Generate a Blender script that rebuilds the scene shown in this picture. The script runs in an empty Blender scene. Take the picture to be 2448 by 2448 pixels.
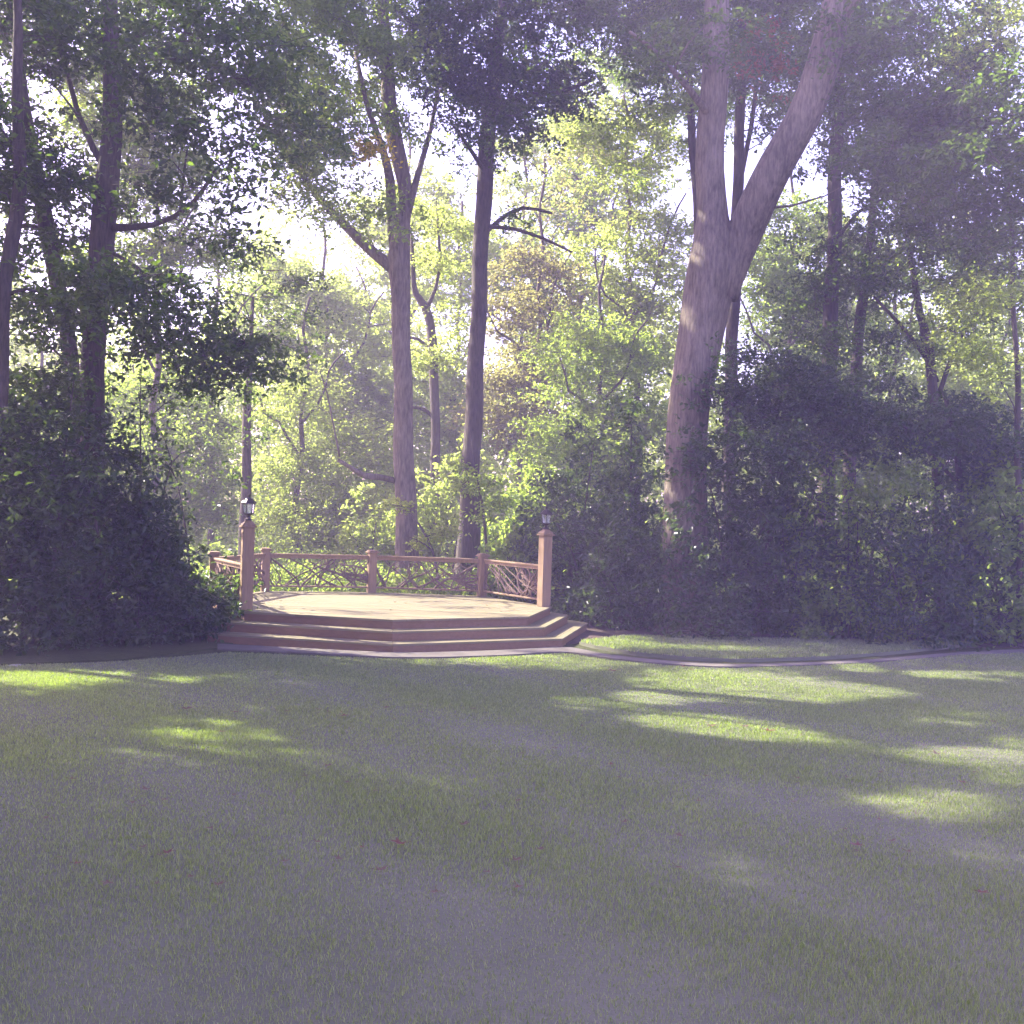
import bpy, bmesh, math, random
import numpy as np
from mathutils import Vector, Matrix

# ---------------------------------------------------------------- camera, light, exposure
SC = bpy.context.scene
F, RES, EYE = 2655.0, 2448.0, 2.4
ROLL, PITCH = 0.030, -9.0 / F
SUN_AZ, SUN_EL = math.radians(-61), math.radians(38)      # azimuth from +Y, positive to +X
cam = bpy.data.objects.new('camera', bpy.data.cameras.new('camera'))
SC.collection.objects.link(cam); SC.camera = cam
fwd = Vector((0, math.cos(PITCH), math.sin(PITCH)))
r0 = Vector((1, 0, 0)); u0 = r0.cross(fwd)
CR = (r0 * math.cos(ROLL) + u0 * math.sin(ROLL)).normalized()
CU = (u0 * math.cos(ROLL) - r0 * math.sin(ROLL)).normalized()
CP = Vector((0, 0, EYE))
cam.matrix_world = Matrix(((CR.x, CU.x, -fwd.x, CP.x), (CR.y, CU.y, -fwd.y, CP.y), (CR.z, CU.z, -fwd.z, CP.z), (0, 0, 0, 1)))
cam.data.sensor_width = 36; cam.data.lens = 36 * F / RES
cam.data.clip_start = 0.1; cam.data.clip_end = 600

w = bpy.data.worlds.new("World"); SC.world = w; w.use_nodes = True
nt = w.node_tree; nt.nodes.clear()
sky = nt.nodes.new('ShaderNodeTexSky'); sky.sky_type = 'NISHITA'; sky.sun_disc = False
sky.sun_elevation = SUN_EL; sky.sun_rotation = SUN_AZ
sky.air_density = 1.0; sky.dust_density = 2.0; sky.ozone_density = 1.5
bg = nt.nodes.new('ShaderNodeBackground'); bg.inputs['Strength'].default_value = 0.14
wo = nt.nodes.new('ShaderNodeOutputWorld')
tint = nt.nodes.new('ShaderNodeMix'); tint.data_type = 'RGBA'; tint.blend_type = 'MULTIPLY'; tint.inputs[0].default_value = 1
tint.inputs[7].default_value = (1.15, .83, 1.20, 1); nt.links.new(sky.outputs[0], tint.inputs[6]); nt.links.new(tint.outputs[2], bg.inputs[0]); nt.links.new(bg.outputs[0], wo.inputs[0])

SDIR = Vector((math.sin(SUN_AZ) * math.cos(SUN_EL), math.cos(SUN_AZ) * math.cos(SUN_EL), math.sin(SUN_EL)))
sl = bpy.data.lights.new('sun', 'SUN'); sl.energy = 5.0; sl.angle = math.radians(0.5); sl.color = (1.0, 0.94, 0.78)
so = bpy.data.objects.new('sun', sl); SC.collection.objects.link(so)
so.rotation_euler = (-SDIR).to_track_quat('-Z', 'Y').to_euler()

SC.view_settings.view_transform = 'Standard'; SC.view_settings.look = 'None'
SC.view_settings.gamma = 1.0; SC.view_settings.exposure = 2.4
SC.cycles.max_bounces = 8; SC.cycles.transparent_max_bounces = 8
SC.cycles.diffuse_bounces = 3; SC.cycles.transmission_bounces = 5; SC.cycles.volume_bounces = 1
SC.cycles.use_adaptive_sampling = True; SC.cycles.adaptive_threshold = 0.02
SC.cycles.use_denoising = True

rng = np.random.default_rng(7)
random.seed(7)
S = 1.2671                       # my measurements were taken on a 1932 px copy
GLARE_VEIL = True

def W(px, py, D, s=S):
    px, py = px * s, py * s
    return CP + D * (fwd + CR * ((px - RES / 2) / F) - CU * ((py - RES / 2) / F))
def pxm(wpx, D, s=S): return wpx * s / F * D
def project(p):                  # numpy (n,3) -> px,py (2448 frame)
    q = p - np.array(CP)
    d = q @ np.array(fwd); d = np.where(np.abs(d) < 1e-3, 1e-3, d)
    return RES / 2 + F * (q @ np.array(CR)) / d, RES / 2 - F * (q @ np.array(CU)) / d
def gz(x, y):                    # the lawn falls gently away from the viewer to the deck
    t = 0.8 * (1 - np.asarray(y, float) / 17.0)
    base = 0.06 * np.log1p(np.exp(np.clip(t / 0.06, -40, 40)))
    return base + 0.012 * np.sin(np.asarray(x) * 0.9 + 1) * np.sin(np.asarray(y) * 0.7)

# ---------------------------------------------------------------- object helpers
def link(o, parent=None):
    SC.collection.objects.link(o)
    if parent is not None: o.parent = parent
    return o
def tag(o, label=None, cat=None, group=None, kind=None):
    if label: o['label'] = label
    if cat: o['category'] = cat
    if group: o['group'] = group
    if kind: o['kind'] = kind
    return o
def empty(name, loc, label, cat, group=None):
    o = bpy.data.objects.new(name, None); o.location = loc; o.empty_display_size = 0.3
    return tag(link(o), label, cat, group)
def raw(name, verts, faces, mat, parent=None, smooth=False, nper=None):
    """verts (n,3) world coordinates; faces: list or (m,k) array; origin moved under the parent's empty"""
    v = np.asarray(verts, np.float32)
    off = np.array(parent_world(parent), np.float32) if parent is not None else np.zeros(3, np.float32)
    v = v - off
    me = bpy.data.meshes.new(name)
    if isinstance(faces, np.ndarray):
        m, k = faces.shape
        me.vertices.add(len(v)); me.vertices.foreach_set('co', v.ravel())
        me.loops.add(m * k); me.loops.foreach_set('vertex_index', faces.astype(np.int32).ravel())
        me.polygons.add(m); me.polygons.foreach_set('loop_start', np.arange(0, m * k, k, dtype=np.int32))
        me.update(calc_edges=True)
    else:
        me.from_pydata(v.tolist(), [], faces)
    if smooth: me.polygons.foreach_set('use_smooth', np.ones(len(me.polygons), bool))
    if mat: me.materials.append(mat)
    me.update()
    return link(bpy.data.objects.new(name, me), parent)
def parent_world(p):
    v = Vector((0, 0, 0))
    while p is not None: v += p.location; p = p.parent
    return v

class MB:
    def __init__(s): s.v = []; s.f = []
    def box(s, c, size, rz=0.0, bev=0.0):
        c = Vector(c); hx, hy, hz = size[0] / 2, size[1] / 2, size[2] / 2
        b = min(bev, hx * .4, hy * .4, hz * .4); n = len(s.v); R = Matrix.Rotation(rz, 3, 'Z')
        if b <= 0:
            pts = [(-hx,-hy,-hz),(hx,-hy,-hz),(hx,hy,-hz),(-hx,hy,-hz),(-hx,-hy,hz),(hx,-hy,hz),(hx,hy,hz),(-hx,hy,hz)]
            s.v += [c + R @ Vector(p) for p in pts]
            s.f += [[n+i for i in q] for q in ((0,3,2,1),(4,5,6,7),(0,1,5,4),(1,2,6,5),(2,3,7,6),(3,0,4,7))]
            return
        bm = bmesh.new(); bmesh.ops.create_cube(bm, size=1)
        for v in bm.verts: v.co = Vector((v.co.x*2*hx, v.co.y*2*hy, v.co.z*2*hz))
        bmesh.ops.bevel(bm, geom=bm.edges[:], offset=b, segments=1, affect='EDGES')
        bm.verts.index_update()
        s.v += [c + R @ v.co for v in bm.verts]; s.f += [[n + v.index for v in f.verts] for f in bm.faces]; bm.free()
    def prism(s, poly, z0, z1):
        n = len(s.v); k = len(poly)
        s.v += [Vector((p[0], p[1], z0)) for p in poly] + [Vector((p[0], p[1], z1)) for p in poly]
        s.f.append([n + i for i in range(k)][::-1]); s.f.append([n + k + i for i in range(k)])
        s.f += [[n+i, n+(i+1) % k, n+k+(i+1) % k, n+k+i] for i in range(k)]
    def lathe(s, c, prof, seg, rz=0.0):
        c = Vector(c); n = len(s.v)
        for r, z in prof:
            for i in range(seg):
                a = rz + 2*math.pi*i/seg; s.v.append(c + Vector((r*math.cos(a), r*math.sin(a), z)))
        for j in range(len(prof)-1):
            for i in range(seg):
                s.f.append([n+j*seg+i, n+j*seg+(i+1) % seg, n+(j+1)*seg+(i+1) % seg, n+(j+1)*seg+i])
        s.f.append([n+i for i in range(seg)][::-1]); s.f.append([n+(len(prof)-1)*seg+i for i in range(seg)])
    def tube(s, pts, rad, seg=6, noise=0.0):
        pts = [Vector(p) for p in pts]; n = len(s.v); up = Vector((0.3, 0.1, 1)).normalized(); x = None
        for i, p in enumerate(pts):
            d = (pts[min(i+1, len(pts)-1)] - pts[max(i-1, 0)]).normalized()
            if x is None:
                x = d.cross(up) if abs(d.dot(up)) < .95 else d.cross(Vector((1, 0, 0)))
            x = (x - d * x.dot(d)).normalized(); y = d.cross(x)
            for k in range(seg):
                a = 2*math.pi*k/seg
                r = rad[i] * (1 + noise * (math.sin(3*a + i*.45) * .6 + math.sin(5*a - i*.7) * .4))
                s.v.append(p + x * (r*math.cos(a)) + y * (r*math.sin(a)))
        for i in range(len(pts)-1):
            for k in range(seg):
                s.f.append([n+i*seg+k, n+i*seg+(k+1) % seg, n+(i+1)*seg+(k+1) % seg, n+(i+1)*seg+k])
        s.f.append([n+k for k in range(seg)][::-1]); s.f.append([n+(len(pts)-1)*seg+k for k in range(seg)])
    def build(s, name, mat, parent=None, smooth=False):
        return raw(name, np.array([tuple(v) for v in s.v]), s.f, mat, parent, smooth)

# ---------------------------------------------------------------- materials
def mat(name):
    m = bpy.data.materials.new(name); m.use_nodes = True; n = m.node_tree; n.nodes.clear()
    return m, n, n.nodes.new('ShaderNodeOutputMaterial')
def node(n, t, **kw):
    x = n.nodes.new(t)
    for k, v in kw.items():
        if k in x.inputs: x.inputs[k].default_value = v
        else: setattr(x, k, v)
    return x
def ramp(n, fac, stops):
    r = n.nodes.new('ShaderNodeValToRGB'); r.color_ramp.elements[0].position = stops[0][0]; r.color_ramp.elements[-1].position = stops[-1][0]
    r.color_ramp.elements[0].color = (*stops[0][1], 1); r.color_ramp.elements[-1].color = (*stops[-1][1], 1)
    for p, c in stops[1:-1]:
        e = r.color_ramp.elements.new(p); e.color = (*c, 1)
    n.links.new(fac, r.inputs[0]); return r.outputs[0]
def leaf_mat(name, c0, c1, c2, trans=(0.26, 0.36, 0.04), tw=0.5, rough=0.45):
    m, n, out = mat(name)
    g = node(n, 'ShaderNodeNewGeometry')
    col = ramp(n, g.outputs['Random Per Island'], [(0, c0), (0.55, c1), (1, c2)])
    p = node(n, 'ShaderNodeBsdfPrincipled', Roughness=rough)
    n.links.new(col, p.inputs['Base Color']); p.inputs['Specular IOR Level'].default_value = 0.35
    t = node(n, 'ShaderNodeBsdfTranslucent')
    tc = ramp(n, g.outputs['Random Per Island'], [(0, tuple(v * .75 for v in trans)), (1, tuple(min(1, v * 1.25) for v in trans))])
    n.links.new(tc, t.inputs[0])
    x = node(n, 'ShaderNodeMixShader'); x.inputs[0].default_value = tw
    n.links.new(p.outputs[0], x.inputs[1]); n.links.new(t.outputs[0], x.inputs[2]); n.links.new(x.outputs[0], out.inputs[0])
    return m
def bark_mat(name, c0, c1, sc=1.0):
    m, n, out = mat(name)
    tc = node(n, 'ShaderNodeTexCoord'); mp = node(n, 'ShaderNodeMapping'); mp.inputs['Scale'].default_value = (9*sc, 9*sc, 1.6*sc)
    n.links.new(tc.outputs['Object'], mp.inputs[0])
    a = node(n, 'ShaderNodeTexNoise', Scale=2.2, Detail=6.0, Roughness=0.65); n.links.new(mp.outputs[0], a.inputs[0])
    b = node(n, 'ShaderNodeTexNoise', Scale=0.9, Detail=3.0); n.links.new(tc.outputs['Object'], b.inputs[0])
    mx = node(n, 'ShaderNodeMath', operation='MULTIPLY_ADD'); mx.inputs[1].default_value = 0.7; n.links.new(a.outputs[0], mx.inputs[0])
    q = node(n, 'ShaderNodeMath', operation='MULTIPLY'); q.inputs[1].default_value = 0.35; n.links.new(b.outputs[0], q.inputs[0]); n.links.new(q.outputs[0], mx.inputs[2])
    col = ramp(n, mx.outputs[0], [(0.38, c0), (0.66, c1)])
    p = node(n, 'ShaderNodeBsdfPrincipled', Roughness=0.9); n.links.new(col, p.inputs['Base Color'])
    bu = node(n, 'ShaderNodeBump', Strength=0.9, Distance=0.04); n.links.new(a.outputs[0], bu.inputs['Height']); n.links.new(bu.outputs[0], p.inputs['Normal'])
    n.links.new(p.outputs[0], out.inputs[0]); return m
def wood_mat(name, c0, c1, scale=(2, 18, 18), rough=0.7, island=0.35):
    m, n, out = mat(name)
    tc = node(n, 'ShaderNodeTexCoord'); mp = node(n, 'ShaderNodeMapping'); mp.inputs['Scale'].default_value = scale
    n.links.new(tc.outputs['Object'], mp.inputs[0])
    a = node(n, 'ShaderNodeTexNoise', Scale=1.5, Detail=5.0, Roughness=0.6); n.links.new(mp.outputs[0], a.inputs[0])
    g = node(n, 'ShaderNodeNewGeometry')
    k = node(n, 'ShaderNodeMath', operation='MULTIPLY_ADD'); k.inputs[1].default_value = island
    n.links.new(g.outputs['Random Per Island'], k.inputs[0])
    q = node(n, 'ShaderNodeMath', operation='MULTIPLY'); q.inputs[1].default_value = 1 - island; n.links.new(a.outputs[0], q.inputs[0]); n.links.new(q.outputs[0], k.inputs[2])
    col = ramp(n, k.outputs[0], [(0.2, c0), (0.75, c1)])
    p = node(n, 'ShaderNodeBsdfPrincipled', Roughness=rough); n.links.new(col, p.inputs['Base Color'])
    bu = node(n, 'ShaderNodeBump', Strength=0.35, Distance=0.006); n.links.new(a.outputs[0], bu.inputs['Height']); n.links.new(bu.outputs[0], p.inputs['Normal'])
    n.links.new(p.outputs[0], out.inputs[0]); return m
def ground_mat(name, stops, sc1, sc2, bump=0.5, dist=0.02):
    m, n, out = mat(name)
    tc = node(n, 'ShaderNodeTexCoord')
    a = node(n, 'ShaderNodeTexNoise', Scale=sc1, Detail=5.0, Roughness=0.6); n.links.new(tc.outputs['Object'], a.inputs[0])
    b = node(n, 'ShaderNodeTexNoise', Scale=sc2, Detail=6.0, Roughness=0.7); n.links.new(tc.outputs['Object'], b.inputs[0])
    k = node(n, 'ShaderNodeMath', operation='MULTIPLY_ADD'); k.inputs[1].default_value = 0.5; n.links.new(b.outputs[0], k.inputs[0])
    q = node(n, 'ShaderNodeMath', operation='MULTIPLY'); q.inputs[1].default_value = 0.5; n.links.new(a.outputs[0], q.inputs[0]); n.links.new(q.outputs[0], k.inputs[2])
    col = ramp(n, k.outputs[0], stops)
    p = node(n, 'ShaderNodeBsdfPrincipled', Roughness=0.95); n.links.new(col, p.inputs['Base Color']); p.inputs['Specular IOR Level'].default_value = 0.2
    bu = node(n, 'ShaderNodeBump', Strength=bump, Distance=dist); n.links.new(b.outputs[0], bu.inputs['Height']); n.links.new(bu.outputs[0], p.inputs['Normal'])
    n.links.new(p.outputs[0], out.inputs[0]); return m
def plain(name, col, rough=0.5, metal=0.0):
    m, n, out = mat(name)
    tc = node(n, 'ShaderNodeTexCoord'); a = node(n, 'ShaderNodeTexNoise', Scale=30.0, Detail=3.0); n.links.new(tc.outputs['Object'], a.inputs[0])
    c = ramp(n, a.outputs[0], [(0.3, tuple(v*.8 for v in col)), (0.7, tuple(min(1, v*1.15) for v in col))])
    p = node(n, 'ShaderNodeBsdfPrincipled', Roughness=rough, Metallic=metal); n.links.new(c, p.inputs['Base Color'])
    n.links.new(p.outputs[0], out.inputs[0]); return m

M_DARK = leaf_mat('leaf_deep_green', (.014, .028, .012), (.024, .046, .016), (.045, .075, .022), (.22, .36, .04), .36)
M_MID = leaf_mat('leaf_green', (.04, .08, .02), (.07, .12, .028), (.11, .16, .035), (.45, .60, .09), .55)
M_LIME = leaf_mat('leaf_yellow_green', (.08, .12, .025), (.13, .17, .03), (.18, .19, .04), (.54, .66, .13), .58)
M_OLIVE = leaf_mat('leaf_olive', (.06, .075, .025), (.10, .11, .035), (.16, .13, .05), (.42, .42, .12), .5)
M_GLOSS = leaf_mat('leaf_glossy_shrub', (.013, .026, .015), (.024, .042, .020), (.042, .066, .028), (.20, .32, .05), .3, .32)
M_YEL = leaf_mat('leaf_yellow', (.35, .25, .02), (.5, .38, .03), (.6, .45, .05), (.75, .6, .05), .6)
M_RUST = leaf_mat('leaf_russet', (.12, .04, .02), (.17, .07, .03), (.2, .11, .04), (.4, .18, .06), .5)
M_GRASS = leaf_mat('grass_blade', (.14, .142, .11), (.185, .182, .14), (.28, .26, .21), (.48, .70, .03), .31, .5)
M_BARK = bark_mat('bark_grey', (.07, .055, .038), (.27, .22, .155))
M_BARKD = bark_mat('bark_dark', (.035, .028, .02), (.12, .095, .068), 1.3)
M_STAIN = wood_mat('stained_timber', (.13, .072, .034), (.25, .145, .075))
M_POST = wood_mat('stained_post', (.16, .10, .048), (.30, .20, .105), (18, 18, 2), island=.1)
M_DECK = wood_mat('weathered_deck', (.15, .128, .065), (.24, .205, .11), (1.5, 14, 14), .75)
M_TWIG = bark_mat('laurel_branch', (.10, .06, .045), (.24, .16, .12), 3)
M_LAWN = ground_mat('lawn_soil', [(.3, (.12, .125, .08)), (.55, (.16, .165, .11)), (.75, (.21, .20, .15))], 1.2, 60)
M_MULCH = ground_mat('mulch', [(.3, (.05, .032, .026)), (.6, (.12, .085, .07)), (.8, (.2, .15, .12))], 2, 45, .9, .04)
M_FOREST = ground_mat('woodland_floor', [(.3, (.04, .04, .018)), (.55, (.07, .08, .025)), (.8, (.14, .12, .06))], 1.5, 12, .9, .06)
M_CONC = ground_mat('path_concrete', [(.3, (.10, .088, .075)), (.7, (.175, .155, .135))], 2, 60, .3, .005)
M_METAL = plain('lantern_metal', (.045, .035, .03), .45, .6)
M_SUN_SPOT = ground_mat('sun_spot', [(.3, (.3, .28, .26)), (.7, (.5, .47, .43))], 5, 30)
mg, n_, o_ = mat('lantern_glass'); p_ = node(n_, 'ShaderNodeBsdfPrincipled', Roughness=0.25); p_.inputs['Base Color'].default_value = (.8, .82, .8, 1)
p_.inputs['Transmission Weight'].default_value = .75; n_.links.new(p_.outputs[0], o_.inputs[0]); M_GLASS = mg

# ---------------------------------------------------------------- where the canopy is open to the sun
# the octagonal deck (corners in plan): left front, front, right front corner, right, right back, middle back, left back, left
OCT = [(-4.55, 19.2), (-1.95, 18.6), (.30, 19.8), (.78, 21.95), (-.60, 24.0), (-3.0, 24.1), (-5.2, 23.6), (-5.68, 21.3)]
PATCH = [  # px, py, rx, ry, slope, strength   (2448 frame)
    (120, 1622, 150, 11, -.02, 1), (245, 1618, 60, 8, 0, 1), (420, 1629, 70, 6, 0, .8), (1000, 1578, 200, 9, 0, .75), (1330, 1585, 190, 12, .02, .8),
    (1800, 1645, 260, 24, .06, 1), (1600, 1662, 130, 14, 0, 1), (2040, 1650, 130, 10, .08, 1), (2250, 1613, 70, 6, .02, 1), (1390, 1682, 75, 9, .04, .9), (1500, 1690, 60, 6, 0, .8),
    (1740, 1740, 230, 17, .10, 1), (1960, 1775, 110, 9, .1, .7), (2300, 1718, 140, 11, .06, .9), (2140, 1728, 70, 7, .05, .7), (2350, 1812, 170, 16, .05, .95), (2180, 1798, 90, 7, .04, .6),
    (2430, 1770, 60, 10, 0, .9), (2250, 1928, 150, 22, .06, .85), (2420, 1860, 70, 12, .05, .8), (1770, 2090, 90, 20, .1, .7), (1540, 2010, 80, 14, .05, .5), (2330, 2035, 90, 22, 0, .55),
    (610, 1694, 32, 5, 0, .9), (535, 1731, 32, 5, 0, .9), (632, 1762, 34, 6, 0, .9), (868, 1726, 30, 6, 0, .9), (1010, 1732, 40, 6, 0, .5),
    (1500, 1556, 90, 4, 0, .8), (1750, 1560, 160, 4, .02, .8), (2350, 1565, 60, 5, 0, .9), (2160, 1577, 50, 4, 0, .8), (150, 1690, 60, 5, 0, .4), (37, 1592, 24, 4, 0, 1)]
SUNLIT = [(np.array(W(x, y, D)), r, st) for x, y, D, r, st in ((1870, 560, 21.3, .9, .9), (1885, 70, 20.8, 1.1, .9), (1790, 640, 21.5, .6, .9), (600, 900, 36, 2.6, .75),
    (1200, 470, 36, 2.0, .7), (560, 740, 36, 1.8, .75), (1330, 780, 22.5, .5, .9), (250, 860, 19, .4, .9), (1560, 840, 21.8, .35, .95), (1720, 1050, 21.2, .4, .9), (400, 860, 19.5, .5, .9))]
def openness(p):
    p = np.asarray(p); sd = np.array(SDIR); out = np.zeros(len(p))
    # deck level
    t = (p[:, 2] - .9) / sd[2]; h = p - t[:, None] * sd
    cx, cy = -2.4, 21.2
    e = np.sqrt(((h[:, 0] - cx) / 3.9) ** 2 + ((h[:, 1] - cy) / 3.4) ** 2)
    streak = np.sin(h[:, 1] * 5.1 + np.sin(h[:, 0] * 1.7) * 1.2) + np.sin(h[:, 0] * 2.3 + h[:, 1] * 1.1)
    out = np.where((t > .3) & (e < 1), np.where((streak > .95), .6, .97), 0)
    # small shafts of sun that reach the shrubs and the undergrowth
    t = (p[:, 2] - 1.3) / sd[2]; h = p - t[:, None] * sd; cs = .42; ix = np.floor(h[:, 0] / cs); iy = np.floor(h[:, 1] / cs)
    hs = np.mod(np.sin(ix * 12.9898 + iy * 78.233) * 43758.5453, 1); fr = np.hypot(h[:, 0] / cs - ix - .5, h[:, 1] / cs - iy - .5)
    out = np.maximum(out, np.where((t > 1.0) & (h[:, 1] > 17) & (hs < .16) & (fr < .42), .97, 0))
    for tg, rad, st in SUNLIT:
        q = p - tg; t = q @ sd; dd = np.linalg.norm(q - t[:, None] * sd, axis=1)
        out = np.maximum(out, np.where((t > rad) & (dd < rad), st, 0))
    t = (p[:, 2] - 7.5) / sd[2]; h = p - t[:, None] * sd; cs = .8; ix = np.floor(h[:, 0] / cs); iy = np.floor(h[:, 1] / cs)
    hs = np.mod(np.sin(ix * 39.3468 + iy * 11.135) * 43758.5453, 1); fr = np.hypot(h[:, 0] / cs - ix - .5, h[:, 1] / cs - iy - .5)
    out = np.maximum(out, np.where((t > .8) & (h[:, 1] > 21) & (hs < .22) & (fr < .5), .95, 0))
    # lawn level
    zz = np.full(len(p), .1)
    for _ in range(3):
        t = (p[:, 2] - zz) / sd[2]; h = p - t[:, None] * sd; zz = gz(h[:, 0], h[:, 1])
    h[:, 2] = zz
    ok = (h[:, 1] > 3) & (t > .5)
    u, v = project(h)
    for (a, b, rx, ry, sl_, st) in PATCH:
        du = (u - a) / (rx * 1.15); dv = (v - b - sl_ * (u - a)) / (ry * 1.75)
        r = du * du + dv * dv + .30 * np.sin(u * .055 + v * .11) * np.sin(u * .021 - v * .19 + a) + .15 * np.sin(u * .13 + v * .3)
        out = np.maximum(out, np.where(ok & (r < 1.2), st * .99 * np.clip((1.25 - r) * 3, 0, 1), 0))
    return out

# ---------------------------------------------------------------- foliage
LEAVES = [0]; LAIK = 3.9
def leaf_mesh(name, P, L, material, parent, upright=.8, droop=.35, wid=.5, carve=True, label=None):
    if carve:
        keep = rng.random(len(P)) > openness(P); P = P[keep]; L = L[keep]
    g = gz(P[:, 0], P[:, 1]); k = P[:, 2] > g + .03; P = P[k]; L = L[k]
    n = len(P); LEAVES[0] += n
    N = rng.normal(0, .6, (n, 3)); N[:, 2] += upright; N /= np.linalg.norm(N, axis=1)[:, None]
    T = rng.normal(0, 1, (n, 3)); T[:, 2] -= droop; T -= N * np.sum(N * T, 1)[:, None]; T /= np.linalg.norm(T, axis=1)[:, None]
    B = np.cross(N, T); L = L[:, None]; wd = L * wid * .5 * rng.uniform(.8, 1.2, (n, 1)); f = wd * .35
    V = np.stack([P, P + T*L*.32 - B*wd + N*f, P + T*L*.68 - B*wd*.8 + N*f, P + T*L - N*L*.08,
                  P + T*L*.68 + B*wd*.8 + N*f, P + T*L*.32 + B*wd + N*f], 1).reshape(-1, 3)
    i = (np.arange(n) * 6)[:, None]
    Fc = np.concatenate([i + np.array([[0, 3, 2, 1]]), i + np.array([[0, 5, 4, 3]])], 0)
    o = raw(name, V, Fc, material, parent)
    if label: o['label'] = label
    return o
def spray(centres, per, rad, flat, leaf, outward=None):
    """leaves set along short twigs that radiate from each centre"""
    n = len(centres); tw = 5; k = max(1, per // tw)
    d = rng.normal(0, 1, (n, tw, 3)); d[..., 2] = d[..., 2] * .45 - .1; d /= np.linalg.norm(d, axis=2)[..., None]
    ln = rad * rng.uniform(.6, 1.25, (n, tw, 1))
    t = rng.uniform(.08, 1, (n, tw, k, 1)) ** .8
    p = centres[:, None, None, :] + d[:, :, None, :] * ln[:, :, None] * t
    p[..., 2] -= (t[..., 0] ** 2) * ln[..., 0][:, :, None] * .25
    p += rng.normal(0, rad * .10, p.shape)
    p = p.reshape(-1, 3)
    return p, leaf * rng.uniform(.6, 1.2, len(p))
def blob_points(c, r, n, hollow=.5):
    d = rng.normal(0, 1, (n, 3)); d /= np.linalg.norm(d, axis=1)[:, None]
    q = (hollow ** 3 + (1 - hollow ** 3) * rng.random((n, 1))) ** (1 / 3)
    return np.array(c) + d * q * np.array(r)

def smooth_path(pts, step=.45):
    P = [np.array(p, float) for p in pts]; out = []
    if len(P) < 3: return [p for p in P]
    P = [2*P[0]-P[1]] + P + [2*P[-1]-P[-2]]
    for i in range(1, len(P)-2):
        seg = np.linalg.norm(P[i+1][:3] - P[i][:3]); m = max(2, int(seg / step))
        for j in range(m):
            t = j / m; a, b, c, d = P[i-1], P[i], P[i+1], P[i+2]
            out.append(.5*((2*b) + (-a+c)*t + (2*a-5*b+4*c-d)*t*t + (-a+3*b-3*c+d)*t**3))
    out.append(P[-2]); return out

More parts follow.
